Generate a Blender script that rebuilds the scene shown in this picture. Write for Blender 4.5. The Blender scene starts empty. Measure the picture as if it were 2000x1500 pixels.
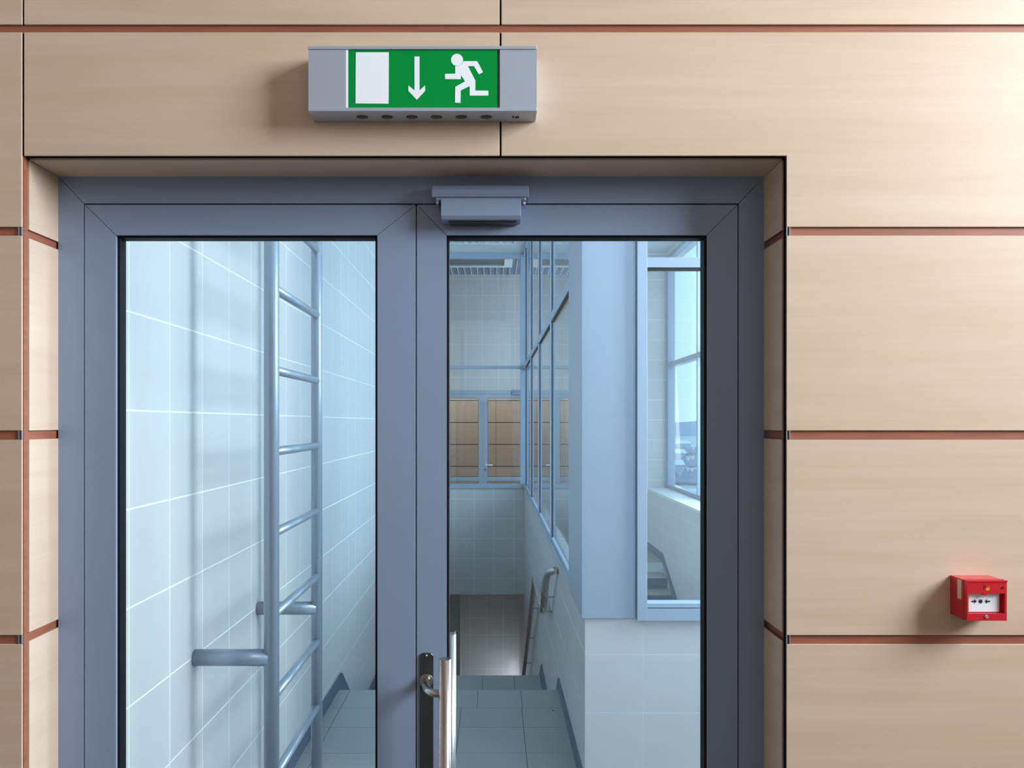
import bpy, math, random
from mathutils import Vector
random.seed(7)
sc = bpy.context.scene
COL = sc.collection
F = 1500.0          # focal length in pixels of the 2000 px wide frame
CZ = 1.88           # eye height above the floor

# ------------------------------------------------------------------ camera, sky, exposure, lights
cam_d = bpy.data.cameras.new('camera'); cam = bpy.data.objects.new('camera', cam_d); COL.objects.link(cam)
cam.location = (0, 0, CZ); cam.rotation_euler = (math.pi/2, 0, 0)
cam_d.sensor_width = 36; cam_d.lens = 36*F/2000; cam_d.shift_x = 0.018; cam_d.shift_y = 0.038
cam_d.clip_start = 0.05; cam_d.clip_end = 6000
sc.camera = cam
sc.view_settings.view_transform = 'Standard'; sc.view_settings.look = 'None'
sc.view_settings.exposure = 0.0; sc.view_settings.gamma = 1; sc.view_settings.use_curve_mapping = False

w = bpy.data.worlds.new('sky'); sc.world = w; w.use_nodes = True
nt = w.node_tree; nt.nodes.clear()
wo = nt.nodes.new('ShaderNodeOutputWorld'); bg = nt.nodes.new('ShaderNodeBackground')
tc = nt.nodes.new('ShaderNodeTexCoord'); sp = nt.nodes.new('ShaderNodeSeparateXYZ'); cr = nt.nodes.new('ShaderNodeValToRGB')
nt.links.new(tc.outputs['Generated'], sp.inputs[0]); nt.links.new(sp.outputs['Z'], cr.inputs[0])
nt.links.new(cr.outputs[0], bg.inputs[0]); nt.links.new(bg.outputs[0], wo.inputs[0])
cr.color_ramp.elements[0].position = 0.0; cr.color_ramp.elements[0].color = (.52, .86, 1.0, 1)
cr.color_ramp.elements[1].position = 0.5; cr.color_ramp.elements[1].color = (.42, .72, .95, 1)
bg.inputs[1].default_value = 1.6

def area_light(name, loc, direction, sx, sy, watts, color, spread=180):
    d = bpy.data.lights.new(name, 'AREA'); d.shape = 'RECTANGLE'; d.size = sx; d.size_y = sy
    d.energy = watts; d.color = color; d.spread = math.radians(spread)
    o = bpy.data.objects.new(name, d); COL.objects.link(o); o.location = loc
    o.rotation_euler = Vector(direction).to_track_quat('-Z', 'Y').to_euler()
    return o
# daylight outside the big window on the right of the wood-clad hall
area_light('hall_window_daylight', (3.95, 0.0, 3.8), (-1, 0.3, -0.25), 1.7, 2.2, 392, (.95, .97, 1.0))
# daylight outside the outer windows of the stairwell, then added fill lights
area_light('landing_window_daylight', (3.1, 3.1, 2.85), (-1, 0.0, -0.1), .8, 2.0, 168, (.80, .905, 1.0))
area_light('stair_window_daylight', (3.1, 6.9, 2.75), (-1, 0.0, -0.12), 5.6, 3.0, 280, (.80, .905, 1.0))
area_light('far_landing_fill', (3.1, 13.62, 2.75), (-1, -0.1, -0.05), .8, 3.0, 60, (.90, .96, 1.0))  # added light to brighten the far landing, no window built here
area_light('lower_floor_fill', (.42, 13.32, -2.75), (-1, .5, .45), .5, .4, 4.5, (.84, .93, 1.0))  # unseen light added inside to brighten the lower wall, as daylight from below
# unseen light added to brighten the room beyond the far door
area_light('far_room_fill', (-0.2, 15.0, 4.5), (0, .45, -1), 2.6, 0.5, 50, (.95, .97, 1.0))

# ------------------------------------------------------------------ materials
def rgb(r, g, b): return (r, g, b, 1)
def mat(name, color, rough=.5, metal=0.0, spec=.5, bump=None, var=None, emit=None, coat=0):
    m = bpy.data.materials.new(name); m.use_nodes = True; n = m.node_tree.nodes; l = m.node_tree.links
    b = n['Principled BSDF']
    b.inputs['Base Color'].default_value = rgb(*color); b.inputs['Roughness'].default_value = rough
    b.inputs['Metallic'].default_value = metal; b.inputs['Specular IOR Level'].default_value = spec
    b.inputs['Coat Weight'].default_value = coat
    if emit:
        b.inputs['Emission Color'].default_value = rgb(*emit[0]); b.inputs['Emission Strength'].default_value = emit[1]
    if var or bump:
        t = n.new('ShaderNodeTexCoord'); mp = n.new('ShaderNodeMapping'); l.new(t.outputs['Object'], mp.inputs[0])
        v = var or bump
        mp.inputs['Scale'].default_value = v[1]
        nz = n.new('ShaderNodeTexNoise'); nz.inputs['Scale'].default_value = v[0]; nz.inputs['Detail'].default_value = 6
        l.new(mp.outputs[0], nz.inputs[0])
        if var:
            mx = n.new('ShaderNodeMix'); mx.data_type = 'RGBA'
            mx.inputs[6].default_value = rgb(*color); mx.inputs[7].default_value = rgb(*[c*var[2] for c in color])
            mr = n.new('ShaderNodeMapRange'); mr.inputs[1].default_value = .35; mr.inputs[2].default_value = .65
            l.new(nz.outputs[0], mr.inputs[0]); l.new(mr.outputs[0], mx.inputs[0]); l.new(mx.outputs[2], b.inputs['Base Color'])
        if bump:
            bp = n.new('ShaderNodeBump'); bp.inputs['Strength'].default_value = bump[2]; bp.inputs['Distance'].default_value = .002
            l.new(nz.outputs[0], bp.inputs['Height']); l.new(bp.outputs[0], b.inputs['Normal'])
    return m

def wood_mat(name, light, dark, rough=.42):
    m = bpy.data.materials.new(name); m.use_nodes = True; n = m.node_tree.nodes; l = m.node_tree.links
    b = n['Principled BSDF']; b.inputs['Roughness'].default_value = rough; b.inputs['Specular IOR Level'].default_value = .5
    t = n.new('ShaderNodeTexCoord'); geo = n.new('ShaderNodeObjectInfo')
    ad = n.new('ShaderNodeVectorMath'); ad.operation = 'ADD'
    mul = n.new('ShaderNodeVectorMath'); mul.operation = 'SCALE'; mul.inputs['Scale'].default_value = 0
    l.new(t.outputs['Object'], ad.inputs[0])
    cmb = n.new('ShaderNodeCombineXYZ'); l.new(geo.outputs['Random'], cmb.inputs[0]); l.new(geo.outputs['Random'], cmb.inputs[2])
    mul.inputs['Scale'].default_value = 9; l.new(cmb.outputs[0], mul.inputs[0]); l.new(mul.outputs[0], ad.inputs[1])
    m1 = n.new('ShaderNodeMapping'); m1.inputs['Scale'].default_value = (.55, .55, 7.5); l.new(ad.outputs[0], m1.inputs[0])
    n1 = n.new('ShaderNodeTexNoise'); n1.inputs['Scale'].default_value = 1.6; n1.inputs['Detail'].default_value = 5; n1.inputs['Distortion'].default_value = .8
    l.new(m1.outputs[0], n1.inputs[0])
    m2 = n.new('ShaderNodeMapping'); m2.inputs['Scale'].default_value = (2.2, 2.2, 90); l.new(ad.outputs[0], m2.inputs[0])
    n2 = n.new('ShaderNodeTexNoise'); n2.inputs['Scale'].default_value = 2.0; n2.inputs['Detail'].default_value = 4
    l.new(m2.outputs[0], n2.inputs[0])
    ma = n.new('ShaderNodeMath'); ma.operation = 'MULTIPLY_ADD'; ma.inputs[1].default_value = .35
    l.new(n2.outputs[0], ma.inputs[0]); l.new(n1.outputs[0], ma.inputs[2])
    mr = n.new('ShaderNodeMapRange'); mr.inputs[1].default_value = .45; mr.inputs[2].default_value = .90; l.new(ma.outputs[0], mr.inputs[0])
    mx = n.new('ShaderNodeMix'); mx.data_type = 'RGBA'; mx.inputs[6].default_value = rgb(*light); mx.inputs[7].default_value = rgb(*dark)
    l.new(mr.outputs[0], mx.inputs[0]); l.new(mx.outputs[2], b.inputs['Base Color'])
    return m

def glass_mat(name, tint, refl=1.0, ior=1.5):
    m = bpy.data.materials.new(name); m.use_nodes = True; n = m.node_tree.nodes; l = m.node_tree.links; n.clear()
    o = n.new('ShaderNodeOutputMaterial'); tr = n.new('ShaderNodeBsdfTransparent'); gl = n.new('ShaderNodeBsdfGlossy')
    fr = n.new('ShaderNodeFresnel'); mx = n.new('ShaderNodeMixShader'); mu = n.new('ShaderNodeMath'); mu.operation = 'MULTIPLY'
    mu.use_clamp = True; mu.inputs[1].default_value = refl
    tr.inputs[0].default_value = rgb(*tint); gl.inputs[0].default_value = (1, 1, 1, 1); gl.inputs['Roughness'].default_value = 0.0
    ge = n.new('ShaderNodeNewGeometry'); mi = n.new('ShaderNodeMix')     # a thin sheet reflects the same on both faces
    mi.inputs[2].default_value = ior; mi.inputs[3].default_value = 1/ior
    l.new(ge.outputs['Backfacing'], mi.inputs[0]); l.new(mi.outputs[0], fr.inputs[0])
    l.new(fr.outputs[0], mu.inputs[0]); l.new(mu.outputs[0], mx.inputs[0]); l.new(tr.outputs[0], mx.inputs[1]); l.new(gl.outputs[0], mx.inputs[2])
    l.new(mx.outputs[0], o.inputs[0])
    return m

M = {
 'wood': wood_mat('beech_laminate', (.715, .572, .45), (.64, .49, .37)),
 'redwood': mat('red_brown_backing', (.37, .125, .075), .5, var=(9, (1, 1, 12), .8)),
 'black': mat('black_gasket_and_joint_shade', (.006, .006, .008), .6, spec=.15),
 'dark': mat('dark_joint', (.02, .018, .018), .7),
 'frame': mat('grey_blue_powder_coat', (.25, .33, .49), .38, .0, .6, bump=(900, (1, 1, 1), .05)),
 'frame2': mat('pale_grey_aluminium', (.37, .46, .58), .4, .0, .5),
 'colclad': mat('grey_column_cladding', (.36, .43, .53), .38, .0, .6),
 'alu': mat('anodised_aluminium', (.55, .58, .63), .38, .75),
 'ladder': mat('silver_painted_steel', (.33, .40, .48), .3, .35),
 'steel': mat('brushed_stainless_steel', (.52, .50, .48), .24, 1.0, bump=(300, (1, 1, .02), .06)),
 'plate': mat('dark_anodised_plate', (.09, .10, .12), .3, .8),
 'chrome': mat('polished_screw', (.8, .8, .8), .35, .5),
 'tile': mat('cream_glazed_tile', (.665, .655, .65), .28, 0, .5, var=(.9, (1, 1, 1), .95)),
 'grout': mat('white_grout', (.93, .95, .95), .7),
 'floortile': mat('grey_green_floor_tile', (.36, .375, .365), .38, 0, .5, var=(1.3, (1, 1, 1), .9)),
 'floorgrout': mat('dark_floor_grout', (.07, .085, .09), .8),
 'skirt': mat('dark_granite_tile', (.055, .085, .13), .4, var=(120, (1, 1, 1), 2.0)),
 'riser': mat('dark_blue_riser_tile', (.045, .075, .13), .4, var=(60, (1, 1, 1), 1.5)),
 'white': mat('white_paint', (.82, .85, .86), .55),
 'ceilgrey': mat('pale_grey_ceiling_paint', (.62, .68, .70), .6),
 'hall': mat('warm_white_plaster', (.42, .365, .31), .7),
 'hallfloor': mat('light_stone_floor', (.15, .13, .11), .4, var=(2, (1, 1, 1), .85)),
 'void': mat('dark_void', (.05, .055, .06), .8),
 'signcase': mat('sign_case_aluminium', (.46, .52, .64), .38, .25),
 'signgreen': mat('safety_green', (.0, .31, .055), .35, spec=.15),
 'signwhite': mat('sign_white', (.82, .88, .97), .4, emit=((.85, .92, 1), .15)),
 'lens': mat('dark_lens', (.03, .03, .03), .15),
 'red': mat('alarm_red_plastic', (.62, .018, .032), .32, coat=.3),
 'cream': mat('cream_sticker', (.75, .62, .47), .6),
 'cardwhite': mat('white_card', (.86, .90, .97), .4),
 'ink': mat('dark_blue_ink', (.015, .022, .07), .5),
 'flame': mat('orange_flame_print', (.85, .30, .03), .5),
 'glass': glass_mat('door_glass', (.975, .99, .99), 1.0),
 'sglass': glass_mat('screen_glass', (.85, .93, .97), 1.0),
 'wglass': glass_mat('window_glass', (.97, .99, .995), 1.0),
 'snow': mat('snowy_ground_with_haze', (.55, .72, .86), .9, var=(.012, (1, 4, 1), .45)),  # distance haze put into the bluish snow colour
 'hill': mat('wooded_hill_with_haze', (.16, .32, .58), .9, var=(.01, (1, 1, 3), .8)),  # blue of the distance haze painted into the ridge
 'treem': mat('tree_canopy_with_haze', (.10, .20, .42), .9),  # haze blue mixed into the canopy colour
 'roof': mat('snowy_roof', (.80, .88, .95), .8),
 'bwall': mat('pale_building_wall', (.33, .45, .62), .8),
}

# ------------------------------------------------------------------ mesh helpers
class MB:
    def __init__(s): s.v = []; s.f = []; s.mi = []; s.sm = []; s.mats = []
    def m(s, name):
        if name not in s.mats: s.mats.append(name)
        return s.mats.index(name)
    def face(s, pts, mt, smooth=False):
        i = len(s.v); s.v += [tuple(p) for p in pts]; s.f.append(tuple(range(i, i+len(pts)))); s.mi.append(s.m(mt)); s.sm.append(smooth)
    def box(s, x0, x1, y0, y1, z0, z1, mt):
        x0, x1 = min(x0, x1), max(x0, x1); y0, y1 = min(y0, y1), max(y0, y1); z0, z1 = min(z0, z1), max(z0, z1)
        i = len(s.v)
        s.v += [(x0,y0,z0),(x1,y0,z0),(x1,y1,z0),(x0,y1,z0),(x0,y0,z1),(x1,y0,z1),(x1,y1,z1),(x0,y1,z1)]
        for f in ((3,2,1,0),(4,5,6,7),(0,1,5,4),(1,2,6,5),(2,3,7,6),(3,0,4,7)):
            s.f.append(tuple(i+k for k in f)); s.mi.append(s.m(mt)); s.sm.append(False)
        return s
    def prism(s, poly, axis, a, b, mt):
        """poly: 2-D points; axis 'y' -> (x,z) polygon swept y a..b; 'x' -> (y,z); 'z' -> (x,y)"""
        area = sum(poly[k][0]*poly[(k+1) % len(poly)][1]-poly[(k+1) % len(poly)][0]*poly[k][1] for k in range(len(poly)))
        if area < 0: poly = poly[::-1]
        def P(p, t): return {'y': (p[0], t, p[1]), 'x': (t, p[0], p[1]), 'z': (p[0], p[1], t)}[axis]
        n = len(poly); i = len(s.v)
        s.v += [P(p, a) for p in poly] + [P(p, b) for p in poly]
        s.f.append(tuple(range(i, i+n))); s.f.append(tuple(i+n+k for k in range(n))[::-1])
        for k in range(n): s.f.append((i+k, i+n+k, i+n+(k+1) % n, i+(k+1) % n))
        for _ in range(n+2): s.mi.append(s.m(mt)); s.sm.append(False)
        return s
    def tube(s, pts, r, mt, seg=20, cap=True):
        pts = [Vector(p) for p in pts]; rings = []; n = len(pts); ref = None
        for k, p in enumerate(pts):
            t = ((pts[k+1]-p) if k == 0 else (p-pts[k-1]) if k == n-1 else ((pts[k+1]-p).normalized()+(p-pts[k-1]).normalized())).normalized()
            if ref is None: ref = Vector((0, 0, 1)) if abs(t.z) < .9 else Vector((1, 0, 0))
            u = (ref-t*ref.dot(t)).normalized(); ref = u; v = t.cross(u)
            i = len(s.v)
            s.v += [tuple(p+r*(u*math.cos(2*math.pi*j/seg)+v*math.sin(2*math.pi*j/seg))) for j in range(seg)]
            rings.append(i)
        for k in range(n-1):
            for j in range(seg):
                s.f.append((rings[k]+j, rings[k]+(j+1) % seg, rings[k+1]+(j+1) % seg, rings[k+1]+j)); s.mi.append(s.m(mt)); s.sm.append(True)
        if cap:
            for rg, rev in ((rings[0], True), (rings[-1], False)):
                c = [rg+j for j in range(seg)]; s.f.append(tuple(c[::-1] if rev else c)); s.mi.append(s.m(mt)); s.sm.append(False)
        return s
    def disc(s, c, r, y0, y1, mt, seg=24, ax='y', rz=None):
        rz = rz or r
        return s.prism([(c[0]+r*math.cos(2*math.pi*k/seg), c[1]+rz*math.sin(2*math.pi*k/seg)) for k in range(seg)], ax, y0, y1, mt)
    def build(s, name, parent=None, bevel=0, label=None, cat=None, group=None, kind=None, segs=2):
        me = bpy.data.meshes.new(name); me.from_pydata(s.v, [], s.f)
        for k in s.mats: me.materials.append(M[k])
        me.polygons.foreach_set('material_index', s.mi); me.polygons.foreach_set('use_smooth', s.sm); me.update()
        import bmesh
        bm = bmesh.new(); bm.from_mesh(me); bmesh.ops.recalc_face_normals(bm, faces=bm.faces); bm.to_mesh(me); bm.free()
        o = bpy.data.objects.new(name, me); COL.objects.link(o)
        if parent: o.parent = parent; o.matrix_parent_inverse = parent_inv(parent)
        if bevel:
            b = o.modifiers.new('bevel', 'BEVEL'); b.width = bevel; b.segments = segs; b.limit_method = 'ANGLE'; b.angle_limit = math.radians(40)
            b.harden_normals = False
        tag(o, label, cat, group, kind)
        return o
def parent_inv(p):
    from mathutils import Matrix
    mtx = Matrix.Translation(p.location) if p.type == 'EMPTY' else Matrix.Identity(4)
    return mtx.inverted()
def tag(o, label=None, cat=None, group=None, kind=None):
    if label: o['label'] = label
    if cat: o['category'] = cat
    if group: o['group'] = group
    if kind: o['kind'] = kind
    return o
def empty(name, loc, label=None, cat=None, group=None, kind=None):
    o = bpy.data.objects.new(name, None); COL.objects.link(o); o.location = loc; o.empty_display_size = .1
    return tag(o, label, cat, group, kind)
def arc(c, r, a0, a1, n, plane='xz', fixed=0):
    out = []
    for k in range(n+1):
        a = math.radians(a0+(a1-a0)*k/n); p, q = c[0]+r*math.cos(a), c[1]+r*math.sin(a)
        out.append({'xz': (p, fixed, q), 'yz': (fixed, p, q), 'xy': (p, q, fixed)}[plane])
    return out

def X(px, d): return (px-964.0)*d/F          # width at a given distance
def Z(py, d): return CZ+(826.0-py)*d/F       # height at a given distance

def tiles(mb, axis, plane, sgn, u0, u1, v0, v1, ju, jv, su, sv, gap=.004, proud=.0015, mt='tile', g='grout', cut=None):
    """one facing of tiles; axis 'x': plane at x, u = y, v = z; 'y': plane at y, u = x, v = z; 'z': plane at z, u = x, v = y"""
    def lines(a, b, j, s):
        k = math.ceil((a-j)/s-1e-6); out = [a]
        while j+k*s < b-1e-6:
            if j+k*s > a+.01: out.append(j+k*s)
            k += 1
        return out+[b]
    U = lines(u0, u1, ju, su); Vv = lines(v0, v1, jv, sv)
    for i in range(len(U)-1):
        for j in range(len(Vv)-1):
            a, b, c, d = U[i]+(gap/2 if i else 0), U[i+1]-(gap/2 if i < len(U)-2 else 0), Vv[j]+(gap/2 if j else 0), Vv[j+1]-(gap/2 if j < len(Vv)-2 else 0)
            if b-a < .002 or d-c < .002: continue
            if cut and cut(a, b, c, d): continue
            p, q = plane, plane+sgn*proud
            if axis == 'x': mb.box(p, q, a, b, c, d, mt)
            elif axis == 'y': mb.box(a, b, p, q, c, d, mt)
            else: mb.box(a, b, c, d, p, q, mt)

# ------------------------------------------------------------------ distances of the place
YW = 1.72                    # face of the wood cladding
YR = 1.745                   # front edge of the door reveal
YD = 1.861                   # face of the door frame
XL, XR, ZT = -1.055, 0.655, CZ+.597     # reveal faces
LW = -1.10                   # left stairwell wall
RW = 0.462                   # stair parapet on the right
YS = 3.886                   # glazed screen facing the door
YF = 11.6                    # far parapet and screen
YB = 14.06                   # far wall with the second door
XI, XO = 2.31, 2.60          # outer wall: inner face, window plane
ZC = CZ+2.56                 # stairwell ceiling
ZSILL = CZ-.98

# ------------------------------------------------------------------ hall side: wood-clad wall
wall = empty('wall_front', (0, YW, 0), 'wood panelled wall with red brown grooves around the glazed door', kind='structure')
b = MB()
y0, y1 = YW+.005, YW+.018
b.box(-3.2, XL+.0003, y0, y1, 0, 4.6, 'redwood'); b.box(XR+.0095, 3.6, y0, y1, 0, 4.6, 'redwood'); b.box(XL+.0003, XR+.0095, y0, y1, ZT+.016, 4.6, 'redwood')
b.box(XL+.0003, XR+.0095, y1-.004, y1, ZT+.002, ZT+.016, 'black'); b.box(XR+.001, XR+.0095, y1-.004, y1, 0, ZT+.016, 'black')  # black filler puts the shade of the reveal slots into colour
for xx, za_, zb_ in ((X(45, YW), CZ+.60, 4.6), (X(977.5, YW), CZ+.60, 4.6)): b.box(xx-.004, xx+.004, y0-.0003, y0, za_, CZ+.875, 'black'); b.box(xx-.004, xx+.004, y0-.0003, y0, CZ+.893, 4.6, 'black')  # black strips paint the shade inside the narrow panel joints
b.box(-3.2, XL-.006, y1, 1.90, 0, 4.6, 'redwood'); b.box(XR+.010, 3.6, y1, 1.90, 0, 4.6, 'redwood'); b.box(XL-.006, XR+.011, y1, 1.90, ZT+.014, 4.6, 'redwood')
b.build('backing_board', wall)
Gt = [(CZ+.8925, CZ+.875), (CZ+.4390, CZ+.4195), (CZ-.0172, CZ-.0380), (CZ-.4755, CZ-.4960), (CZ-.9320, CZ-.9520), (CZ-1.388, CZ-1.408)]
xj1, xj2 = X(45, YW), X(977.5, YW)
PF = (YW, YW+.0045)
def panel(poly):
    MB().prism(poly, 'y', PF[0], PF[1], 'wood').build('cladding_panel', wall, bevel=.0007, segs=1)
def rpanel(x0, x1, z0, z1): panel([(x0, z0), (x1, z0), (x1, z1), (x0, z1)])
GJ = .0022
# top row
for x0, x1 in ((-3.1, xj1-GJ), (xj1+GJ, xj2-GJ), (xj2+GJ, 3.5)): rpanel(x0, x1, CZ+.8925, CZ+1.33)
rpanel(-3.1, xj1-GJ, CZ+1.35, 4.6); rpanel(xj1+GJ, xj2-GJ, CZ+1.35, 4.6); rpanel(xj2+GJ, 3.5, CZ+1.35, 4.6)
zt = CZ+.5985; xr = X(1536.5, YW); xl = X(42.5, YW)
rpanel(-3.1, xl, Gt[1][0], Gt[0][1])
rpanel(xj1+GJ, xj2-GJ, zt, Gt[0][1])
panel([(xj2+GJ, zt), (xr, zt), (xr, Gt[1][0]), (3.5, Gt[1][0]), (3.5, Gt[0][1]), (xj2+GJ, Gt[0][1])])
for k in range(1, 5):
    rpanel(-3.1, xl, Gt[k+1][0], Gt[k][1]); rpanel(xr, 3.5, Gt[k+1][0], Gt[k][1])
rpanel(-3.1, xl, .0, Gt[5][1]); rpanel(xr, 3.5, 0, Gt[5][1])
# aluminium clips in the grooves beside the opening
for k in range(1, 5):
    for s, xe in ((-1, xl), (1, xr)):
        c = MB(); z1, z0 = Gt[k]
        c.box(xe+s*.000, xe+s*.0015, YW+.0005, YW+.0049, z0, z1, 'alu'); c.box(xe+s*.0065, xe+s*.008, YW+.0005, YW+.0049, z0, z1, 'alu')
        c.box(xe+s*.0015, xe+s*.0065, YW+.0035, YW+.0049, z0, z1, 'plate'); c.build('panel_clip', wall)
# reveal panels
for sgn, xe in ((-1, XL), (1, XR)):
    for k in range(0, 6):
        z1 = ZT-.001 if k == 0 else Gt[k][1]; z0 = Gt[k+1][0] if k < 5 else 0
        MB().box(xe, xe+sgn*.004, YR, YD+.03, z0, z1, 'wood').build('reveal_panel', wall)
MB().box(XL, XR, YR, YD+.03, ZT, ZT+.012, 'wood').build('reveal_panel', wall)
MB().box(XL-.004, XR+.009, YD+.005, 1.90, ZT+.012, ZT+.020, 'redwood').build('reveal_backing', wall)

# hall side shell
b = MB(); b.box(-3.3, 3.9, -2.3, 1.72, -.1, 0, 'hallfloor'); b.box(-1.10, XR+.01, 1.72, 1.95, -.1, 0, 'hallfloor'); b.build('floor', kind='structure', label='light stone floor of the hall in front of the door')
MB().box(-3.3, 3.7, -2.3, 1.9, 6.0, 6.1, 'hall').build('ceiling', kind='structure', label='plain ceiling of the wood panelled hall')
MB().box(-3.3, -3.2, -2.3, 1.9, 0, 6.0, 'hall').build('wall_side', kind='structure', label='plain plaster wall of the hall, opposite its window')
b = MB(); xw0, xw1 = 3.6, 3.7
b.box(xw0, xw1, -2.3, 1.9, 0, 2.6, 'hall'); b.box(xw0, xw1, -2.3, 1.9, 5.0, 6.0, 'hall'); b.box(xw0, xw1, -2.3, -1.0, 2.6, 5.0, 'hall'); b.box(xw0, xw1, 1.0, 1.9, 2.6, 5.0, 'hall')
b.build('wall_window_side', kind='structure', label='plaster wall of the hall with its large window')
def gwin(name, label, plane, a0, a1, z0, z1, muls, trans, axis='x', fr='frame2', d=(0, .08), wdt=.05, gl='wglass'):
    e = empty(name, (plane if axis == 'x' else a0, a0 if axis == 'x' else plane, z0), label, kind='structure')
    f = MB()
    def bx(u0, u1, v0, v1, t0=d[0], t1=d[1]):
        if axis == 'x': f.box(plane+t0, plane+t1, u0, u1, v0, v1, fr)
        else: f.box(u0, u1, plane+t0, plane+t1, v0, v1, fr)
    bx(a0, a0+wdt, z0, z1); bx(a1-wdt, a1, z0, z1); bx(a0+wdt, a1-wdt, z0, z0+wdt); bx(a0+wdt, a1-wdt, z1-wdt, z1)
    f.build('window_frame', e, bevel=.002)
    cuts = [a0]+list(muls)+[a1]
    for mm in muls:
        f = MB(); bx(mm-wdt/2, mm+wdt/2, z0+wdt, z1-wdt); f.build('mullion', e, bevel=.002)
    tz = [z0]+[t for t in trans]+[z1]
    for i in range(len(cuts)-1):
        u0 = cuts[i]+(wdt if i == 0 else wdt/2); u1 = cuts[i+1]-(wdt if i == len(cuts)-2 else wdt/2)
        for t in trans:
            f = MB(); bx(u0, u1, t-wdt*.65, t+wdt*.65, d[0]+.006, d[1]); f.build('transom', e)
        for j in range(len(tz)-1):
            g = MB(); mid = plane+(d[0]+d[1])/2
            v0, v1 = tz[j]+.02, tz[j+1]-.02
            if axis == 'x': g.box(mid, mid+.006, u0-.01, u1+.01, v0, v1, gl)
            else: g.box(u0-.01, u1+.01, mid, mid+.006, v0, v1, gl)
            g.build('glass_pane', e)
    return e
gwin('window_1', 'tall hall window on the right', 3.6, -1.0, 1.0, 2.6, 5.0, (0.0,), (), d=(.02, .08))
MB().box(-3.3, 3.7, -2.4, -2.3, 0, 6.0, 'hall').build('wall_rear', kind='structure', label='plaster wall of the hall behind the viewer')
b = MB(); b.box(-3.3, 3.7, YW+.017, 1.9, 4.6, 6.0, 'hall'); b.build('wall_upper', kind='structure', label='plaster wall above the wood cladding')

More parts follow.
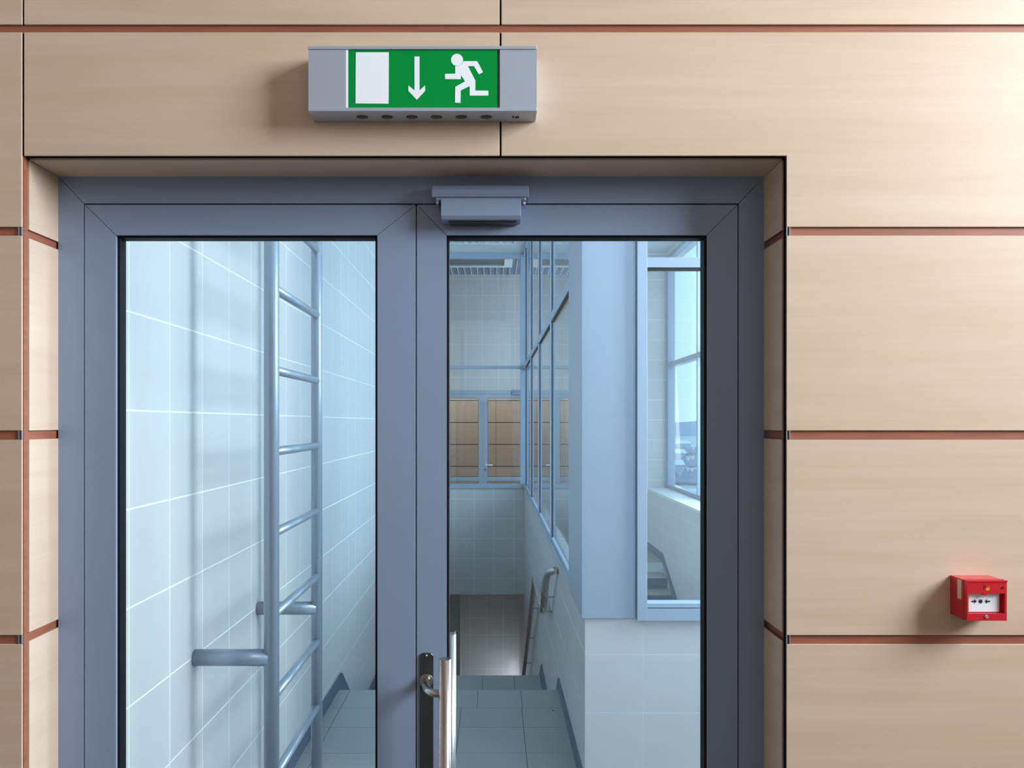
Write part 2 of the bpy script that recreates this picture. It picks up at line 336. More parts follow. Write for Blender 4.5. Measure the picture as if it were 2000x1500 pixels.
# ------------------------------------------------------------------ double doors
def mitred(mb, x0, x1, z0, z1, wl, wr, wt, wb, y0, y1, mt, g=.0008, bottom=True):
    xi0, xi1, zi0, zi1 = x0+wl, x1-wr, z0+wb, z1-wt
    if bottom: mb.prism([(x0+g, z0), (x1-g, z0), (xi1-g, zi0), (xi0+g, zi0)], 'y', y0, y1, mt)
    zb0, zb1 = (z0+g, zi0+g) if bottom else (z0, z0)
    mb.prism([(x0, zb0), (xi0, zb1), (xi0, zi1-g), (x0, z1-g)], 'y', y0, y1, mt)
    mb.prism([(x1, zb0), (x1, z1-g), (xi1, zi1-g), (xi1, zb1)], 'y', y0, y1, mt)
    mb.prism([(x0+g, z1), (xi0+g, zi1), (xi1-g, zi1), (x1-g, z1)], 'y', y0, y1, mt)
def double_door(name, label, Y, dx, fm, pull):
    e = empty(name, (dx-.2, Y, 0), label, kind='structure')
    S = Y/YD
    x0, xa, xm, xb, x1 = [v+dx for v in (XL, X(163, YD), X(813, YD), X(1443, YD), XR)]
    zt_, za = ZT, Z(397, YD)
    f = MB(); mitred(f, x0, x1, 0, zt_, xa-x0, x1-xb, zt_-za, 0, Y, Y+.05, fm, bottom=False)
    f.box(x0+.02, xa+.012, Y+.012, Y+.06, 0, zt_-.01, 'black'); f.box(xb-.012, x1-.02, Y+.012, Y+.06, 0, zt_-.01, 'black'); f.box(x0+.02, x1-.02, Y+.012, Y+.06, za-.012, zt_-.02, 'black')
    f.build('door_frame', e)
    g = .0028
    spec = ((xa+g, xm-.0014, X(226, YD)+dx, X(737, YD)+dx), (xm+.0014, xb-g, X(872, YD)+dx, X(1381, YD)+dx))
    for n, (lx0, lx1, gx0, gx1) in enumerate(spec):
        lt = za-.0035; gt = Z(459, YD); lf = MB(); yl = Y+.001
        mitred(lf, lx0, lx1, .012, lt, gx0-lx0, lx1-gx1, lt-gt, .20, yl, yl+.052, fm)
        lf.box(gx0-.001, gx1+.001, yl, yl+.052, CZ-1.065, CZ-.985, fm)      # mid rail
        # dark core seen in the mitre joints
        for (p, q, r, s_) in ((lx0+.004, gx0-.012, .02, lt-.004), (gx1+.012, lx1-.004, .02, lt-.004), (lx0+.004, lx1-.004, gt+.012, lt-.004)):
            lf.box(p, q, yl+.003, yl+.049, r, s_, 'black')
        lf.box(gx0-.001, gx1+.001, yl+.01, yl+.04, .05, .21, fm)
        leaf = lf.build('door_leaf', e, bevel=0)
        for (b0, b1) in ((CZ-.985, gt), (.212, CZ-1.065)):
            ga = MB(); w_ = .0055
            ga.box(gx0, gx0+w_, yl+.008, yl+.040, b0, b1, 'black'); ga.box(gx1-w_, gx1, yl+.004, yl+.040, b0, b1, 'black')
            ga.box(gx0+w_, gx1-w_, yl+.006, yl+.040, b1-w_, b1, 'black'); ga.box(gx0+w_, gx1-w_, yl+.006, yl+.040, b0, b0+w_, 'black')
            ga.build('gasket', leaf)
            gp = MB().box(gx0+w_*.5, gx1-w_*.5, yl+.020, yl+.026, b0+w_*.5, b1-w_*.5, 'glass'); gp.build('glass_pane', leaf)
        if n == 0: continue
        if pull:
            px0, px1 = X(820, Y)+dx, X(846.5, Y)+dx; zt2 = Z(1275, Y); zb2 = CZ-1.0; c = .006
            p = MB().prism([(px0, zb2), (px1, zb2), (px1, zt2-c), (px1-c, zt2), (px0+c, zt2), (px0, zt2-c)], 'y', yl-.004, yl, 'plate')
            p.disc(((px0+px1)/2, zt2-.0055), .0022, yl-.006, yl-.004, 'chrome', 12)
            p.build('handle_plate', leaf, bevel=.0006, segs=1, label='dark back plate')
            for s, hz in ((-1, CZ-.541), (1, CZ-.546)):
                yb = yl-.100 if s < 0 else yl+.052+.075
                yf = yl if s < 0 else yl+.052
                xbar = -.1115+dx; h = MB()
                h.tube([(xbar, yb, hz-.95), (xbar, yb, hz)], .0142, 'steel', 32)
                xc = (px0+px1)/2
                for zn in (CZ-.622, CZ-1.38):
                    h.tube([(xc, yf+s*.001, zn), (xc, yf+s*.012, zn)], .0165, 'steel', 24)
                    path = [(xc, yf+s*.010, zn), (xc, yf+s*.030, zn)]
                    d_ = abs(yb-yf)-.002; r_ = .038
                    for k in range(1, 9):
                        a = math.pi/2*k/8
                        path.append((xc+r_*(1-math.cos(a)), yf+s*(.030+(d_-.030)*math.sin(a)), zn))
                    path.append((xbar, yb, zn)); h.tube(path, .0088, 'steel', 20)
                h.build('pull_handle', leaf, label='brushed steel bar handle with curved necks')
        else:
            xc = (lx0+gx0)/2-.004; zh = Z(908, YB); h = MB()
            h.tube([(xc, yl, zh), (xc, yl-.012, zh)], .026, 'chrome', 20)
            h.tube([(xc, yl-.01, zh), (xc, yl-.05, zh), (xc+.012, yl-.06, zh), (xc+.13, yl-.06, zh)], .010, 'white', 12)
            h.tube([(xc, yl, zh-.085), (xc, yl-.008, zh-.085)], .016, 'plate', 16)
            h.build('lever_handle', leaf)
    return e
double_door('door_1', 'grey blue double door with tall glass panes in the wood panelled wall', YD, 0, 'frame', True)
double_door('door_2', 'pale blue glazed double door at the far end of the stairwell', YB-.02, .006, 'frame2', False)
MB().box(XL-.02, XR+.02, 1.86, 1.93, -.004, .011, 'alu').build('trim_1', kind='structure', label='metal threshold under the near door')

# door closer on the near door
def closer(Y, x0, x1, zt_, S, label, parts=True):
    y = Y
    e = empty('door_closer', ((x0+x1)/2, y, zt_), label, 'door closer')
    W = x1-x0; a, b_ = x0, x1
    c = MB(); h = .034
    c.prism([(y, zt_), (y-.030, zt_-.001), (y-.040, zt_-.006), (y-.046, zt_-.016), (y-.048, zt_-.026), (y-.045, zt_-h), (y, zt_-h)], 'x', a, b_, 'frame')
    c.build('top_cover', e, bevel=.0015)
    p = MB().box(a+.010, b_-.006, y-.041, y, zt_-h-.0055, zt_-h, 'frame'); p.box(a+.010, a+.016, y-.038, y, zt_-h-.014, zt_-h-.003, 'alu')
    p.disc((b_-.009, zt_-h-.004), .0022, y-.045, y-.038, 'chrome', 12); p.disc((b_-.010, zt_-h-.013), .0030, y-.042, y-.035, 'chrome', 12)
    p.build('mounting_rail', e)
    z1 = zt_-h-.0045; l = MB()
    l.prism([(y-.0, z1), (y-.048, z1), (y-.048, z1-.040), (y-.043, z1-.048), (y-.0, z1-.048)], 'x', a+.022, b_-.019, 'frame')
    l.build('body', e, bevel=.001)
    u = MB().box(a+.040, b_-.029, y-.030, y-.0, z1-.053, z1-.048, 'plate'); u.build('lower_strip', e, bevel=.001)
    return e
dcl = 1.815
closer(YD, X(843, dcl), X(1033, dcl), Z(356.5, dcl), 1, 'grey metal door closer mounted above the middle of the near double door')
closer(YB-.02, X(997.5, YB-.09), X(997.5, YB-.09)+.26, Z(762, YB-.02), 1, 'pale door closer on the far double door, seen through the glass')

# ------------------------------------------------------------------ emergency exit sign
ys = 1.66
sx0, sx1, sz0, sz1 = X(602, ys), X(1048.5, ys), Z(217, ys), Z(88.5, ys)
e = empty('exit_sign', ((sx0+sx1)/2, YW, sz0), 'green and white emergency exit sign with running figure, above the near double door', 'exit sign')
c = MB()
zb_, zt_ = Z(210, ys), Z(96, ys)
c.box(sx0, sx1, ys+.006, YW-.0005, sz0+.001, sz1-.002, 'signcase')
c.build('housing', e, bevel=.0015)
l = MB(); l.prism([(ys+.0, sz1-.001), (ys+.0, zt_), (ys+.004, zt_), (ys+.006, zt_+.0015), (YW-.01, zt_+.0015), (YW-.01, sz1)], 'x', sx0-.0005, sx1+.0005, 'signcase'); l.build('top_rail', e, bevel=.001)
l = MB(); l.prism([(ys, zb_), (ys, sz0), (YW-.001, sz0-.0005), (YW-.001, sz0+.004), (ys+.004, zb_)], 'x', sx0-.0005, sx1+.0005, 'signcase')
l.build('bottom_rail', e, bevel=.001)
yf = ys+.002
gx0, gx1 = X(679.5, ys), X(971, ys)
MB().box(sx0, X(674.5, ys), yf, ys+.006, zb_, zt_, 'signcase').build('end_plate', e)
MB().box(X(976.5, ys), sx1, yf, ys+.006, zb_, zt_, 'signcase').build('end_plate', e)
MB().box(X(675, ys), gx0, yf+.0005, ys+.006, zb_, zt_, 'signwhite').build('edge_strip', e)
MB().box(gx1, X(975.5, ys), yf+.003, ys+.0065, zb_, zt_, 'plate').build('edge_strip', e)
MB().box(gx0, gx1, yf+.001, ys+.006, zb_, zt_, 'signgreen').build('green_panel', e)
def SP(a, b): return (X(580+a/4, ys), Z(60+b/4, ys))
yp0, yp1 = yf+.0004, yf+.0012
MB().prism([SP(458, 164), SP(716, 164), SP(714, 566), SP(456, 564)], 'y', yp0, yp1, 'signwhite').build('door_symbol', e)
MB().prism([SP(917, 197), SP(956, 197), SP(956, 462), SP(1000, 424), SP(1000, 466), SP(935, 535), SP(869, 466), SP(869, 424), SP(917, 462)], 'y', yp0, yp1, 'signwhite').build('arrow_symbol', e)
m = MB(); cxh = SP(1250, 223); m.disc(cxh, 47/4*ys/F, yp0, yp1, 'signwhite', 32)
for poly in ([(1300,234),(1408,234),(1453,320),(1421,336),(1382,272),(1335,272),(1393,385),(1312,400),(1348,400),(1280,340),(1280,375),(1156,373),(1156,333),(1236,331),(1236,272),(1262,272),(1290,255)],):
    m.prism([SP(*p) for p in [(1300,234),(1408,234),(1453,320),(1421,336),(1382,272),(1335,272),(1393,385),(1393,464),(1495,464),(1495,503),(1349,503),(1349,428),(1279,462),(1277,560),(1234,558),(1236,435),(1312,392),(1282,342),(1279,375),(1156,373),(1156,333),(1236,331),(1236,272),(1262,272),(1290,255)]], 'y', yp0, yp1, 'signwhite')
m.build('running_figure', e)
ym = 1.69
for px_ in (707.5, 756, 804.5, 852.5, 901, 949.5):
    MB().disc((X(px_, ym), ym), .0125, sz0-.002, sz0+.002, 'lens', 24, ax='z', rz=.0075).build('lamp_lens', e)
for px_ in (1002, 1008, 1012):
    MB().disc((X(px_, ym), ym+(.002 if px_ == 1008 else 0)), .0022, sz0-.003, sz0+.002, 'lens', 12, ax='z').build('indicator', e)

# ------------------------------------------------------------------ fire alarm call point
ya = 1.658
ax0, ax1, az0, az1 = X(1889, ya), X(1966.5, ya), Z(1212.5, ya), Z(1134.5, ya)
def A(a, b): return (X(1820+a/8.333, ya), Z(1080+b/8.333, ya))
e = empty('fire_alarm_call_point', ((ax0+ax1)/2, YW, az0), 'red square fire alarm call point on the pale wood panel right of the door', 'fire alarm')
wx0, wz1 = A(598, 662); wx1, wz0 = A(1190, 985)
h = MB(); yb = YW-.0003
h.box(ax0, ax1, ya+.016, yb, az0, az1, 'red')
h.box(ax0, ax1, ya, ya+.016, wz1, az1, 'red'); h.box(ax0, ax1, ya, ya+.016, az0, wz0, 'red')
h.box(ax0, wx0, ya, ya+.016, wz0, wz1, 'red'); h.box(wx1, ax1, ya, ya+.016, wz0, wz1, 'red')
h.build('housing', e)
MB().prism([(ya-.001, az1+.001), (ya-.001, az1-.003), (ya+.001, az1-.003), (ya+.001, az1+.001)], 'x', ax0-.0008, ax1+.0008, 'red').build('cover_rim', e)
MB().box(ax0-.001, ax1+.001, ya+.012, ya+.014, az0-.001, az1+.001, 'red').build('cover_rim', e)
MB().box(wx0, wx1-.006, ya+.009, ya+.016, wz0+.001, wz1-.001, 'cardwhite').build('break_plate', e, bevel=.0008)
s = MB(); y0_, y1_ = ya+.0083, ya+.0092
def AP(l): return [A(*p) for p in l]
s.prism(AP([(690,792),(735,792),(735,768),(772,802),(735,836),(735,814),(690,814)]), 'y', y0_, y1_, 'ink')
s.prism(AP([(990,792),(940,792),(940,768),(903,802),(940,836),(940,814),(990,814)]), 'y', y0_, y1_, 'ink')
s.disc(A(836, 803), .0042, y0_, y1_, 'ink', 20); s.build('arrow_print', e)
s = MB(); s.prism(AP([(840,520),(950,520),(950,610),(840,610)]), 'y', ya-.0004, ya+.001, 'red')
s.prism(AP([(882,612),(870,585),(885,560),(893,580),(900,545),(912,575),(918,530),(938,580),(928,612)]), 'y', ya-.0009, ya, 'flame')
s.prism(AP([(846,528),(880,532),(866,545),(862,575),(850,560)]), 'y', ya-.0009, ya, 'ink'); s.build('flame_emblem', e)
MB().disc(A(1148, 566), .0021, ya-.0012, ya+.001, 'lens', 16).build('indicator', e)
s = MB(); s.disc(A(887, 1032), .0036, ya-.0018, ya+.001, 'chrome', 20)
cx_, cz_ = A(887, 1032); s.prism([(cx_-.0028, cz_-.0022), (cx_-.0020, cz_-.0030), (cx_+.0028, cz_+.0022), (cx_+.0020, cz_+.0030)], 'y', ya-.0021, ya-.0017, 'ink'); s.build('lock_screw', e)
tl = MB(); tl.prism(AP([(840,655),(900,655),(890,690),(850,690)]), 'y', ya-.0003, ya+.010, 'red'); tl.build('pull_tab', e)
MB().box(ax0-.0006, ax0, ya+.020, ya+.034, Z(1169, ya+.03), Z(1131, ya+.03), 'cream').build('side_sticker', e)

# ------------------------------------------------------------------ stairwell shell
ZL = -3.1       # level of the lower floor
# left wall
b = MB(); b.box(LW-.15, LW, 1.90, 16.1, ZL-.1, 4.75, 'grout')
tiles(b, 'x', LW, 1, 1.93, YB, ZL, 4.59, 2.317, CZ+.038, .2925, .2985, gap=.0055, proud=.0003)
b.build('wall_left', kind='structure', label='cream tiled stairwell wall behind the ladder')
# near wall of stairwell beside/over the door (back of the clad wall)
b = MB(); b.box(LW, XL-.003, 1.90, 1.93, 0, ZC, 'grout'); b.box(XR+.009, XI+.5, 1.90, 1.93, 0, ZC, 'white'); b.box(XL-.003, XR+.009, 1.92, 1.94, ZT+.02, ZC, 'white')
b.build('wall_near', kind='structure', label='stairwell side of the wall around the near door')
# landing floor
b = MB(); YE = 5.40
b.box(LW, XI, 1.90, YE-.004, -.19, -.002, 'floorgrout')
rows = [1.93, 2.05, 2.44, 2.83, 3.22, 3.60, 3.985, 4.37, 4.74, 5.065]
for i in range(len(rows)-1):
    if rows[i+1] <= YS+.01 or rows[i] < YS+.01:
        pass
    tiles(b, 'z', -.002, 1, LW, XI if rows[i] < 3.8 else RW, rows[i]+.003, rows[i+1], X(1020.7, 4.9)+.0, rows[i], .3985, 10, gap=.004, proud=.002, mt='floortile')
tiles(b, 'z', -.002, 1, LW, RW, 5.068, YE, X(1018.5, 5.25), 5, .30, 10, gap=.004, proud=.002, mt='floortile')
b.disc((.39, 5.02), .006, .0001, .0012, 'black', 16, ax='z'); b.build('floor_landing', kind='structure', label='grey green tiled landing behind the near door')

# right parapet (tiled) and its facing towards the door
b = MB(); b.box(RW+.002, RW+.14, YS+.004, 13.8, ZL-.1, ZSILL-.008, 'grout')
tiles(b, 'x', RW+.002, -1, YS+.0008, 13.8, ZL, ZSILL-.008, 4.19, CZ-1.172, .2925, .2955, gap=.005, proud=.0003)
b.build('wall_parapet', kind='structure', label='tiled parapet wall running along the right of the stairs')
b = MB(); b.box(RW+.14, XI, YS+.002, YS+.16, -.2, ZSILL-.008, 'grout'); b.box(RW+.0035, RW+.14, YS+.002, YS+.003, -.2, ZSILL-.008, 'grout')
tiles(b, 'y', YS+.002, -1, RW+.0008, XI, .0, ZSILL-.008, RW+.002+.2965, CZ-1.172, .2965, .2955)
b.build('wall_dado', kind='structure', label='tiled low wall under the glazed screen facing the door')

# column and screens
b = MB(); b.box(X(1136, 3.87), X(1242, 3.87), 3.870, 4.50, ZSILL-.006, ZC, 'colclad'); b.build('wall_column', kind='structure', bevel=.003, label='smooth grey blue clad column right of the stairs')
scr = empty('window_2', (.72, YS, ZSILL), 'grey framed glazed screen on the low wall beside the column', kind='structure')
y0, y1 = 3.845, 3.93
xm0, xm1 = X(1244.5, 3.85), X(1264, 3.85)
MB().box(xm0, xm1, y0, y1, ZSILL-.012, ZC, 'frame2').build('mullion', scr, bevel=.002)
MB().box(xm0-.008, xm0, y0+.03, y1, ZSILL-.004, ZC, 'black').build('gasket', scr)
MB().box(1.50, 1.55, y0, y1, ZSILL-.012, ZC, 'frame2').build('mullion', scr, bevel=.002)
for a, c_ in ((xm1, 1.50), (1.55, XI)):
    MB().box(a, c_, y0+.005, y1, ZSILL-.012, Z(1189, 3.85), 'frame2').build('bottom_rail', scr, bevel=.001)
    MB().box(a, c_, y0+.009, y1, Z(1187.5, 3.85), Z(1178, 3.86), 'frame2').build('glazing_bead', scr, bevel=.001)
    MB().box(a, c_, y0+.012, y1, Z(1189, 3.85), Z(1187.5, 3.85), 'black').build('gasket', scr)
    MB().box(a, c_, y0+.005, y1, Z(522, 3.85), Z(502.5, 3.85), 'frame2').build('transom', scr, bevel=.001)
    MB().box(a, c_, y0+.012, y1, Z(524, 3.85), Z(522, 3.85), 'black').build('gasket', scr)
    MB().box(a, c_, y0+.005, y1, ZC-.05, ZC, 'frame2').build('head_rail', scr)
    MB().box(a, c_, 3.885, 3.891, Z(1178, 3.86)-.005, Z(524, 3.86)+.003, 'wglass').build('glass_pane', scr)
    MB().box(a, c_, 3.885, 3.891, Z(502.5, 3.86)-.005, ZC-.045, 'wglass').build('glass_pane', scr)
# long side screen above the parapet
scr = empty('window_3', (RW, 4.5, ZSILL), 'long glazed screen above the parapet along the stairs', kind='structure')
muls = [4.55, 6.11, 7.76, 9.41, 11.06]
for i, my in enumerate(muls):
    w_ = .10 if i == 0 else .055
    MB().box(RW-.012, RW+.032, my-w_/2, my+w_/2, ZSILL-(.02 if i == 0 else 0), ZC, 'frame2').build('mullion', scr, bevel=.002)
    MB().box(RW-.001, RW+.006, my-w_/2-.004, my-w_/2, ZSILL+.05, ZC-.05, 'black').build('gasket', scr)
ends = [(muls[0]+.05, muls[1]-.0395), (muls[1]+.0275, muls[2]-.0395), (muls[2]+.0275, muls[3]-.0395), (muls[3]+.0275, muls[4]-.0395), (muls[4]+.0275, YF-.03)]
for a, c_ in ends:
    MB().box(RW-.012, RW+.032, a, c_, ZSILL-.004, ZSILL+.045, 'frame2').build('bottom_rail', scr, bevel=.002)
    MB().box(RW-.004, RW+.03, a, c_, ZSILL+.047, ZSILL+.075, 'frame2').build('glazing_bead', scr, bevel=.001)
    MB().box(RW-.010, RW+.03, a, c_, CZ+.803, CZ+.868, 'frame2').build('transom', scr, bevel=.002)
    MB().box(RW-.004, RW+.03, a, c_, CZ+.794, CZ+.803, 'black').build('gasket', scr)
    MB().box(RW-.012, RW+.032, a, c_, ZC-.05, ZC, 'frame2').build('head_rail', scr)
    MB().box(RW+.006, RW+.012, a, c_, ZSILL+.07, CZ+.80, 'sglass').build('glass_pane', scr)
    MB().box(RW+.006, RW+.012, a, c_, CZ+.865, ZC-.045, 'sglass').build('glass_pane', scr)
# far screen
scr = empty('window_4', (0, YF, ZSILL), 'grey framed glazed screen above the far tiled wall', kind='structure')
y0, y1 = YF-.03, YF+.06
MB().box(.405, RW+.06, y0, y1, ZSILL-.006, ZC, 'frame2').build('frame_post', scr, bevel=.002)
MB().box(LW, LW+.06, y0, y1, ZSILL-.006, ZC, 'frame2').build('frame_post', scr, bevel=.002)
MB().box(LW+.06, .405, y0, y1, ZSILL-.006, CZ-.922, 'frame2').build('bottom_rail', scr, bevel=.002)
MB().box(LW+.06, .405, y0+.003, y1, CZ+.818, CZ+.862, 'frame2').build('transom', scr, bevel=.002)
MB().box(LW+.06, .405, y0, y1, CZ+2.485, ZC, 'frame2').build('head_rail', scr, bevel=.002)
MB().box(LW+.06, .405, YF+.01, YF+.016, CZ-.925, CZ+.82, 'wglass').build('glass_pane', scr)
MB().box(LW+.06, .405, YF+.01, YF+.016, CZ+.86, CZ+2.49, 'wglass').build('glass_pane', scr)
# far parapet and slab of the far landing
b = MB(); b.box(LW, RW, YF+.002, YF+.2, CZ-2.59, ZSILL-.006, 'grout')
tiles(b, 'y', YF+.002, -1, LW, RW, CZ-2.59, ZSILL-.006, -.594, CZ-1.147, .30, .30, gap=.005)
b.build('wall_far_parapet', kind='structure', label='tiled wall closing the stairwell under the far screen')
b = MB(); b.box(LW, RW, YF+.2, YB+.1, CZ-2.59, -.002, 'ceilgrey'); b.box(RW, RW+.14, YF+.2, YB+.1, -.71, -.002, 'ceilgrey'); b.box(RW+.14, XI, 10.5, YB+.1, -.25, -.002, 'ceilgrey')
b.box(LW, XI, YF+.2, YB+.1, -.002, 0, 'floortile'); b.box(RW+.14, XI, 10.5, YF+.2, -.002, 0, 'floortile')
b.box(LW, XI, YB+.1, 16.1, -.1, 0, 'floortile')
b.build('floor_far_landing', kind='structure', label='far landing in front of the second double door')
# lower far wall
b = MB(); b.box(LW, XI, 13.8, 13.95, ZL-.1, -.72, 'grout')
tiles(b, 'y', 13.8, -1, LW, RW, ZL, -.72, -.124, CZ-3.503, .30, .305, gap=.006)
b.build('wall_lower', kind='structure', label='shaded tiled wall at the foot of the stairs')
b = MB(); b.box(LW, -.575, 13.2, 13.79, ZL, -.72, 'tile'); b.build('wall_nib', kind='structure', label='dark tiled wall corner at the foot of the stairs')
b = MB(); b.box(LW, RW, 10.4, 13.8, ZL-.1, ZL, 'floortile'); b.box(RW+.14, XI, 4.0, 13.8, ZL-.1, ZL, 'floortile'); b.build('floor_lower', kind='structure', label='tiled floor at the foot of the stairs')
# far wall with door
b = MB(); dx0, dx1 = XL+.006, XR+.006
b.box(LW, dx0, YB, YB+.12, 0, CZ+2.71, 'grout'); b.box(dx1, XI+.5, YB, YB+.12, 0, CZ+2.71, 'grout'); b.box(dx0, dx1, YB, YB+.12, ZT, CZ+2.71, 'grout')
tiles(b, 'y', YB, -1, LW, dx0, 0, CZ+2.71, -.511, CZ+2.034, .30, .30, gap=.005)
tiles(b, 'y', YB, -1, dx1, XI, 0, CZ+2.71, -.511, CZ+2.034, .30, .30, gap=.005)
tiles(b, 'y', YB, -1, dx0, dx1, ZT, CZ+2.71, -.511, CZ+2.034, .30, .30, gap=.005)
b.build('wall_far', kind='structure', label='far tiled wall above and around the second double door')
# wood clad wall beyond the far door
b = MB(); b.box(-1.6, 2.5, 15.91, 16.0, 0, 4.7, 'dark')
zs = [0, CZ-1.355, CZ-.90, CZ-.445, CZ+.01, CZ+.462, CZ+.91, 4.4]
for i in range(len(zs)-1):
    for p, q in ((-1.1, .048), (.048, 1.2), (1.2, 2.4)): b.box(p+.003, q-.003, 15.9, 15.91, zs[i]+.009, zs[i+1]-.009, 'wood')
b.build('wall_end', kind='structure', label='wood panelled wall seen through the far double door')
b = MB(); b.box(XI, XI+.1, YB+.12, 16.0, 0, 4.6, 'hall'); b.build('wall_far_room', kind='structure', label='side wall of the room beyond the far door')

# ceilings
b = MB(); b.box(LW, XO+.2, 1.9, YF+.06, ZC+.12, ZC+.2, 'void')
gx1_ = .29; gy0, gy1 = 4.0, 10.97
b.box(gx1_, XO+.2, 1.9, YF+.06, ZC, ZC+.12, 'ceilgrey'); b.box(LW, gx1_, 1.9, gy0, ZC, ZC+.12, 'ceilgrey'); b.box(LW, gx1_, gy1, YF+.06, ZC, ZC+.12, 'ceilgrey')
b.build('ceiling_stairwell', kind='structure', label='pale stairwell ceiling around the open grid')
g = MB()
x = LW+.0
while x < gx1_: g.box(x, x+.006, gy0, gy1, ZC+.002, ZC+.04, 'white'); x += .098
y = gy1-.006
while y > gy0: g.box(LW, gx1_, y, y+.006, ZC+.008, ZC+.0385, 'frame2'); y -= .098  # cross bars coloured darker to paint in their unlit sides
g.box(LW, gx1_, gy1-.014, gy1, ZC-.006, ZC+.03, 'white'); g.box(gx1_-.004, gx1_+.03, gy0, gy1, ZC-.004, ZC-.0005, 'white')
tag(g.build('ceiling_grid'), 'open white ceiling grid above the stairwell, before the far screen', 'ceiling grid')
ZC2 = CZ+2.71
b = MB(); b.box(LW, XO+.2, YF+.06, 16.1, ZC2+.12, ZC2+.2, 'void'); b.box(LW, XO+.2, YB+.0, 16.1, ZC2, ZC2+.12, 'ceilgrey'); b.box(.75, XO+.2, YF+.06, YB, ZC2, ZC2+.12, 'ceilgrey')
b.box(LW, XO+.2, YF+.06, YF+.12, ZC, ZC2+.12, 'ceilgrey')
b.build('ceiling_far_landing', kind='structure', label='ceiling over the far landing')
g = MB(); x = LW
while x < .75: g.box(x, x+.008, YF+.12, YB, ZC2, ZC2+.04, 'white'); x += .115
y = YB-.008
while y > YF+.12: g.box(LW, .75, y, y+.008, ZC2+.008, ZC2+.0385, 'frame2'); y -= .115  # darker cross bars again, shade of their sides put into the colour
tag(g.build('ceiling_grid'), 'grey open ceiling grid over the far landing, behind the far screen', 'ceiling grid')
e = empty('ceiling_light', (-.4, 12.7, ZC2-.03), 'white framed ceiling light panel over the far landing', 'ceiling light')
b = MB(); x0_, x1_, y0_, y1_ = -1.05, .315, 12.2, 13.22; zz = (ZC2-.035, ZC2)
b.box(x0_, x1_, y1_-.11, y1_, *zz, 'white'); b.box(x0_, x1_, y0_, y0_+.1, *zz, 'white'); b.box(x1_-.135, x1_, y0_+.1, y1_-.11, *zz, 'white'); b.box(x0_, x0_+.12, y0_+.1, y1_-.11, *zz, 'white')
b.build('frame', e, bevel=.002)
MB().box(x0_+.12, x1_-.135, y0_+.1, y1_-.11, ZC2-.012, ZC2-.006, 'plate').build('diffuser', e)

# outer wall with windows
b = MB(); b.box(XI, XO+.14, 1.9, YF, ZL-.1, ZSILL+.0, 'grout')
tiles(b, 'x', XI, -1, 1.95, 13.8, ZL, ZSILL-.03, 10.2, CZ-1.172, .2925, .2955, mt='tile', gap=.003, proud=.0003)
b.box(XI-.001, XO+.14, YF, YF+.12, ZL-.1, ZC2, 'grout'); b.box(XI-.001, XO+.14, YF+.12, YB+.1, ZL-.1, ZSILL, 'grout')
tiles(b, 'y', YF, -1, XI+.002, XO+.02, ZSILL, ZC-.02, XI+.6, CZ-.86, .6, .302, gap=.006)
b.box(XO, XO+.25, 1.9, YF, ZC-.06, ZC+.1, 'white')
b.build('wall_right', kind='structure', label='outer stairwell wall under the windows')
MB().box(XI-.02, XO+.02, 1.93, YF-.002, ZSILL-.028, ZSILL+.006, 'white').build('trim_2', kind='structure', bevel=.003, label='white window sill')
ym_ = [11.475-1.66*k for k in range(6)]
gwin('window_5', 'outer stairwell windows with blue grey mullions looking onto snowy ground', XO, 1.95, YF-.0, ZSILL+.006, ZC-.06, sorted(ym_[0:]), (CZ+.865,), d=(0, .10), wdt=.055)

# left/right skirtings
b = MB(); b.prism([(1.95, .0), (5.40, .0), (5.95, -.36), (5.95, -.25), (5.55, .068), (5.50, .092), (1.95, .092)], 'x', LW+.0016, LW+.012, 'skirt'); b.build('baseboard_left', kind='structure', label='dark granite skirting under the ladder')
b = MB(); b.prism([(YS, .0), (5.40, .0), (5.75, -.36), (5.75, -.20), (5.42, .080), (YS, .080)], 'x', RW-.009, RW+.0005, 'skirt'); b.build('baseboard_right', kind='structure', label='dark granite skirting along the right parapet')
def skirt2(x0, x1, nm, lab):
    zp = CZ-2.45
    MB().prism([(6.0, zp), (7.44, zp), (7.95, zp-.42), (7.95, zp-.26), (7.36, zp+.14 if x0 > 0 else zp+.11), (6.0, zp+.14 if x0 > 0 else zp+.11)], 'x', x0, x1, 'skirt').build(nm, kind='structure', label=lab)
skirt2(RW-.009, RW+.0005, 'baseboard_lower_right', 'dark skirting of the half landing on the right')
skirt2(LW+.0016, LW+.012, 'baseboard_lower_left', 'dark skirting of the half landing on the left')

# ------------------------------------------------------------------ stairs down
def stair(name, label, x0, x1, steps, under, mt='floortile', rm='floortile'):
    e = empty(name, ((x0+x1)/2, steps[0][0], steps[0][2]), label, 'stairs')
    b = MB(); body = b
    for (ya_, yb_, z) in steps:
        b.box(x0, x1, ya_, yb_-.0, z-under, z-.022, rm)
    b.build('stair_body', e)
    for (ya_, yb_, z) in steps:
        t = MB(); sd = -1 if steps[-1][2] < steps[0][2] else 1
        a, c_ = (ya_, yb_+.015) if sd < 0 else (ya_-.015, yb_)
        n = 5; wd = (x1-x0)/n if x1-x0 < 1.65 else .3
        k = x0; off = (X(942.5, 7.2)-x0) % .3
        cuts = [x0]; q = x0+off
        while q < x1-.01:
            if q-x0 > .01: cuts.append(q)
            q += .3
        cuts.append(x1)
        for i in range(len(cuts)-1): t.box(cuts[i]+.002, cuts[i+1]-.002, a, c_, z-.022, z, mt)
        t.box(x0, x1, a+.003, c_-.003, z-.021, z-.002, 'floorgrout')
        t.build('tread', e, bevel=.002, segs=1)
    return e
zp = CZ-2.45
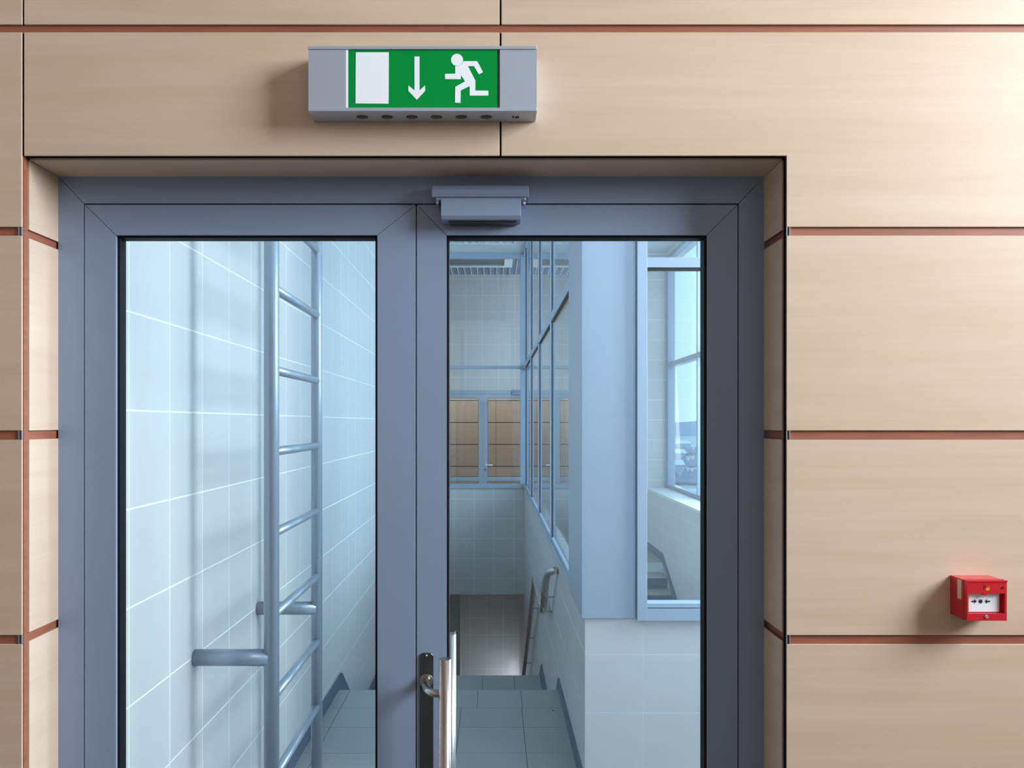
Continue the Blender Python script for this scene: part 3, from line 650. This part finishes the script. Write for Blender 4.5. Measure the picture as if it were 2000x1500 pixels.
MB().box(LW+.013, RW-.010, YE+.0005, YE+.012, -.022, .0, 'floortile').build('trim_3', kind='structure', bevel=.003, label='nosing at the edge of the near landing')
steps = [(5.40, 5.70, -.19), (5.70, 6.0, -.38), (6.0, 7.44, zp)]
z = zp; y = 7.44
while z-.17 > ZL+.05: z -= .17; steps.append((y, y+.26, z)); y += .26
stair('staircase', 'grey tiled stairs going down beyond the near landing, left of the parapet', LW+.013, RW-.010, steps, .30)
steps = []
z = -.16; y = 10.5
while z > ZL+.2 and y > 4.4: steps.append((y-.3, y, z)); z -= .16; y -= .3
MB().box(RW+.15, XI-.012, 10.485, 10.52, -.024, .001, 'floortile').build('trim_4', kind='structure', bevel=.003, label='nosing at the edge of the far landing')
steps = steps[::-1]
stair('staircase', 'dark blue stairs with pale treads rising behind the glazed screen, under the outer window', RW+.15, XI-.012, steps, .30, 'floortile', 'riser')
b = MB(); b.prism([(4.6, -3.02), (10.48, .10), (11.58, .10), (11.58, 0), (10.5, 0), (4.6, -3.2)], 'x', XI-.011, XI-.0016, 'skirt'); b.build('baseboard_stair', kind='structure', label='dark stepped skirting beside the rising stairs')

# ------------------------------------------------------------------ handrail
xh = .395
e = empty('handrail', (xh, 5.6, .7), 'brushed steel pipe handrail fixed to the parapet beside the stairs down', 'handrail')
R = .026
path = [(RW-.004, 5.50, CZ-1.055), (RW-.03, 5.505, CZ-1.06)]
path += [(xh+.028, 5.54, CZ-1.07), (xh+.012, 5.60, CZ-1.09), (xh+.004, 5.66, CZ-1.12), (xh, 5.74, CZ-1.17), (xh, 5.82, CZ-1.235)]
path += [(xh, 6.12, CZ-1.485)]
MB().tube(path, R, 'steel', 20).build('rail', e)
p2 = [(xh, 6.12, CZ-1.485), (xh, 6.16, CZ-1.505), (xh, 6.22, CZ-1.51), (xh, 7.28, CZ-1.49), (xh, 7.36, CZ-1.50), (xh, 7.42, CZ-1.53), (xh, 7.5, CZ-1.585), (xh, 10.2, CZ-3.37)]
MB().tube(p2, R, 'steel', 20).build('rail', e)
for (yy, zz) in ((5.86, CZ-1.27), (6.05, CZ-1.43), (6.9, CZ-1.50), (7.9, CZ-1.85), (8.7, CZ-2.38), (9.5, CZ-2.91)):
    MB().tube([(xh, yy, zz), (xh, yy, zz-.05), (xh+.006, yy, zz-.058), (RW-.0, yy, zz-.058)], .006, 'steel', 10).build('bracket', e)

# ------------------------------------------------------------------ ladder
yn, yfr = 2.846*1.1/1.108+.0, 3.605*1.1/1.108
yn, yfr = 1650/584., 1650/461.
xl_ = -.822
e = empty('wall_ladder', (xl_, (yn+yfr)/2, 0), 'silver steel pipe ladder standing off the tiled wall behind the left glass pane', 'ladder')
MB().tube([(xl_+.005, yn, .02), (xl_+.005, yn, 4.25)], .0278, 'ladder', 32).build('side_rail', e)
MB().tube([(xl_-.002, yfr, .02), (xl_-.002, yfr, 4.25)], .0262, 'ladder', 32).build('side_rail', e)
for s in (yn, yfr): MB().tube([(xl_, s, 0.0), (xl_, s, .022)], .045, 'ladder', 24).build('foot', e)
k = -6
for k in range(-5, 8):
    z = CZ+.197+.3035*k
    if .1 < z < 4.2: MB().tube([(xl_+.004, yn+.01, z), (xl_, yfr+.022, z)], .0170, 'ladder', 20).build('rung', e)
for z in (CZ-.863, CZ+1.35):
    for s in (yn, yfr): MB().tube([(LW+.0015, s, z), (xl_, s, z)], .0305, 'ladder', 28).build('standoff', e)

# ------------------------------------------------------------------ outside
ZG = -30
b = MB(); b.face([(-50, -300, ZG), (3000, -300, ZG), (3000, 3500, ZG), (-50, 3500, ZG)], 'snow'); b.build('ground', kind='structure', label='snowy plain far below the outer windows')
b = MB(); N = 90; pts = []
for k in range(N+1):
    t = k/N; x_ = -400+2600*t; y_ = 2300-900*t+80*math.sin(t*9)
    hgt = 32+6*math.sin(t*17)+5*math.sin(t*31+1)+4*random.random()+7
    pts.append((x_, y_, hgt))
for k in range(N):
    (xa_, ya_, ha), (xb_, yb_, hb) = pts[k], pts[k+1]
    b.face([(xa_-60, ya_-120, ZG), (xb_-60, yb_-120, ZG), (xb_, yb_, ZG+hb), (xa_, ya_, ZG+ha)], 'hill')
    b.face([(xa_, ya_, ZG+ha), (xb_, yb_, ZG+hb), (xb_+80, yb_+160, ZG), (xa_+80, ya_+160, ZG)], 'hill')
b.build('hills', kind='structure', label='wooded ridge on the horizon outside, painted haze blue')
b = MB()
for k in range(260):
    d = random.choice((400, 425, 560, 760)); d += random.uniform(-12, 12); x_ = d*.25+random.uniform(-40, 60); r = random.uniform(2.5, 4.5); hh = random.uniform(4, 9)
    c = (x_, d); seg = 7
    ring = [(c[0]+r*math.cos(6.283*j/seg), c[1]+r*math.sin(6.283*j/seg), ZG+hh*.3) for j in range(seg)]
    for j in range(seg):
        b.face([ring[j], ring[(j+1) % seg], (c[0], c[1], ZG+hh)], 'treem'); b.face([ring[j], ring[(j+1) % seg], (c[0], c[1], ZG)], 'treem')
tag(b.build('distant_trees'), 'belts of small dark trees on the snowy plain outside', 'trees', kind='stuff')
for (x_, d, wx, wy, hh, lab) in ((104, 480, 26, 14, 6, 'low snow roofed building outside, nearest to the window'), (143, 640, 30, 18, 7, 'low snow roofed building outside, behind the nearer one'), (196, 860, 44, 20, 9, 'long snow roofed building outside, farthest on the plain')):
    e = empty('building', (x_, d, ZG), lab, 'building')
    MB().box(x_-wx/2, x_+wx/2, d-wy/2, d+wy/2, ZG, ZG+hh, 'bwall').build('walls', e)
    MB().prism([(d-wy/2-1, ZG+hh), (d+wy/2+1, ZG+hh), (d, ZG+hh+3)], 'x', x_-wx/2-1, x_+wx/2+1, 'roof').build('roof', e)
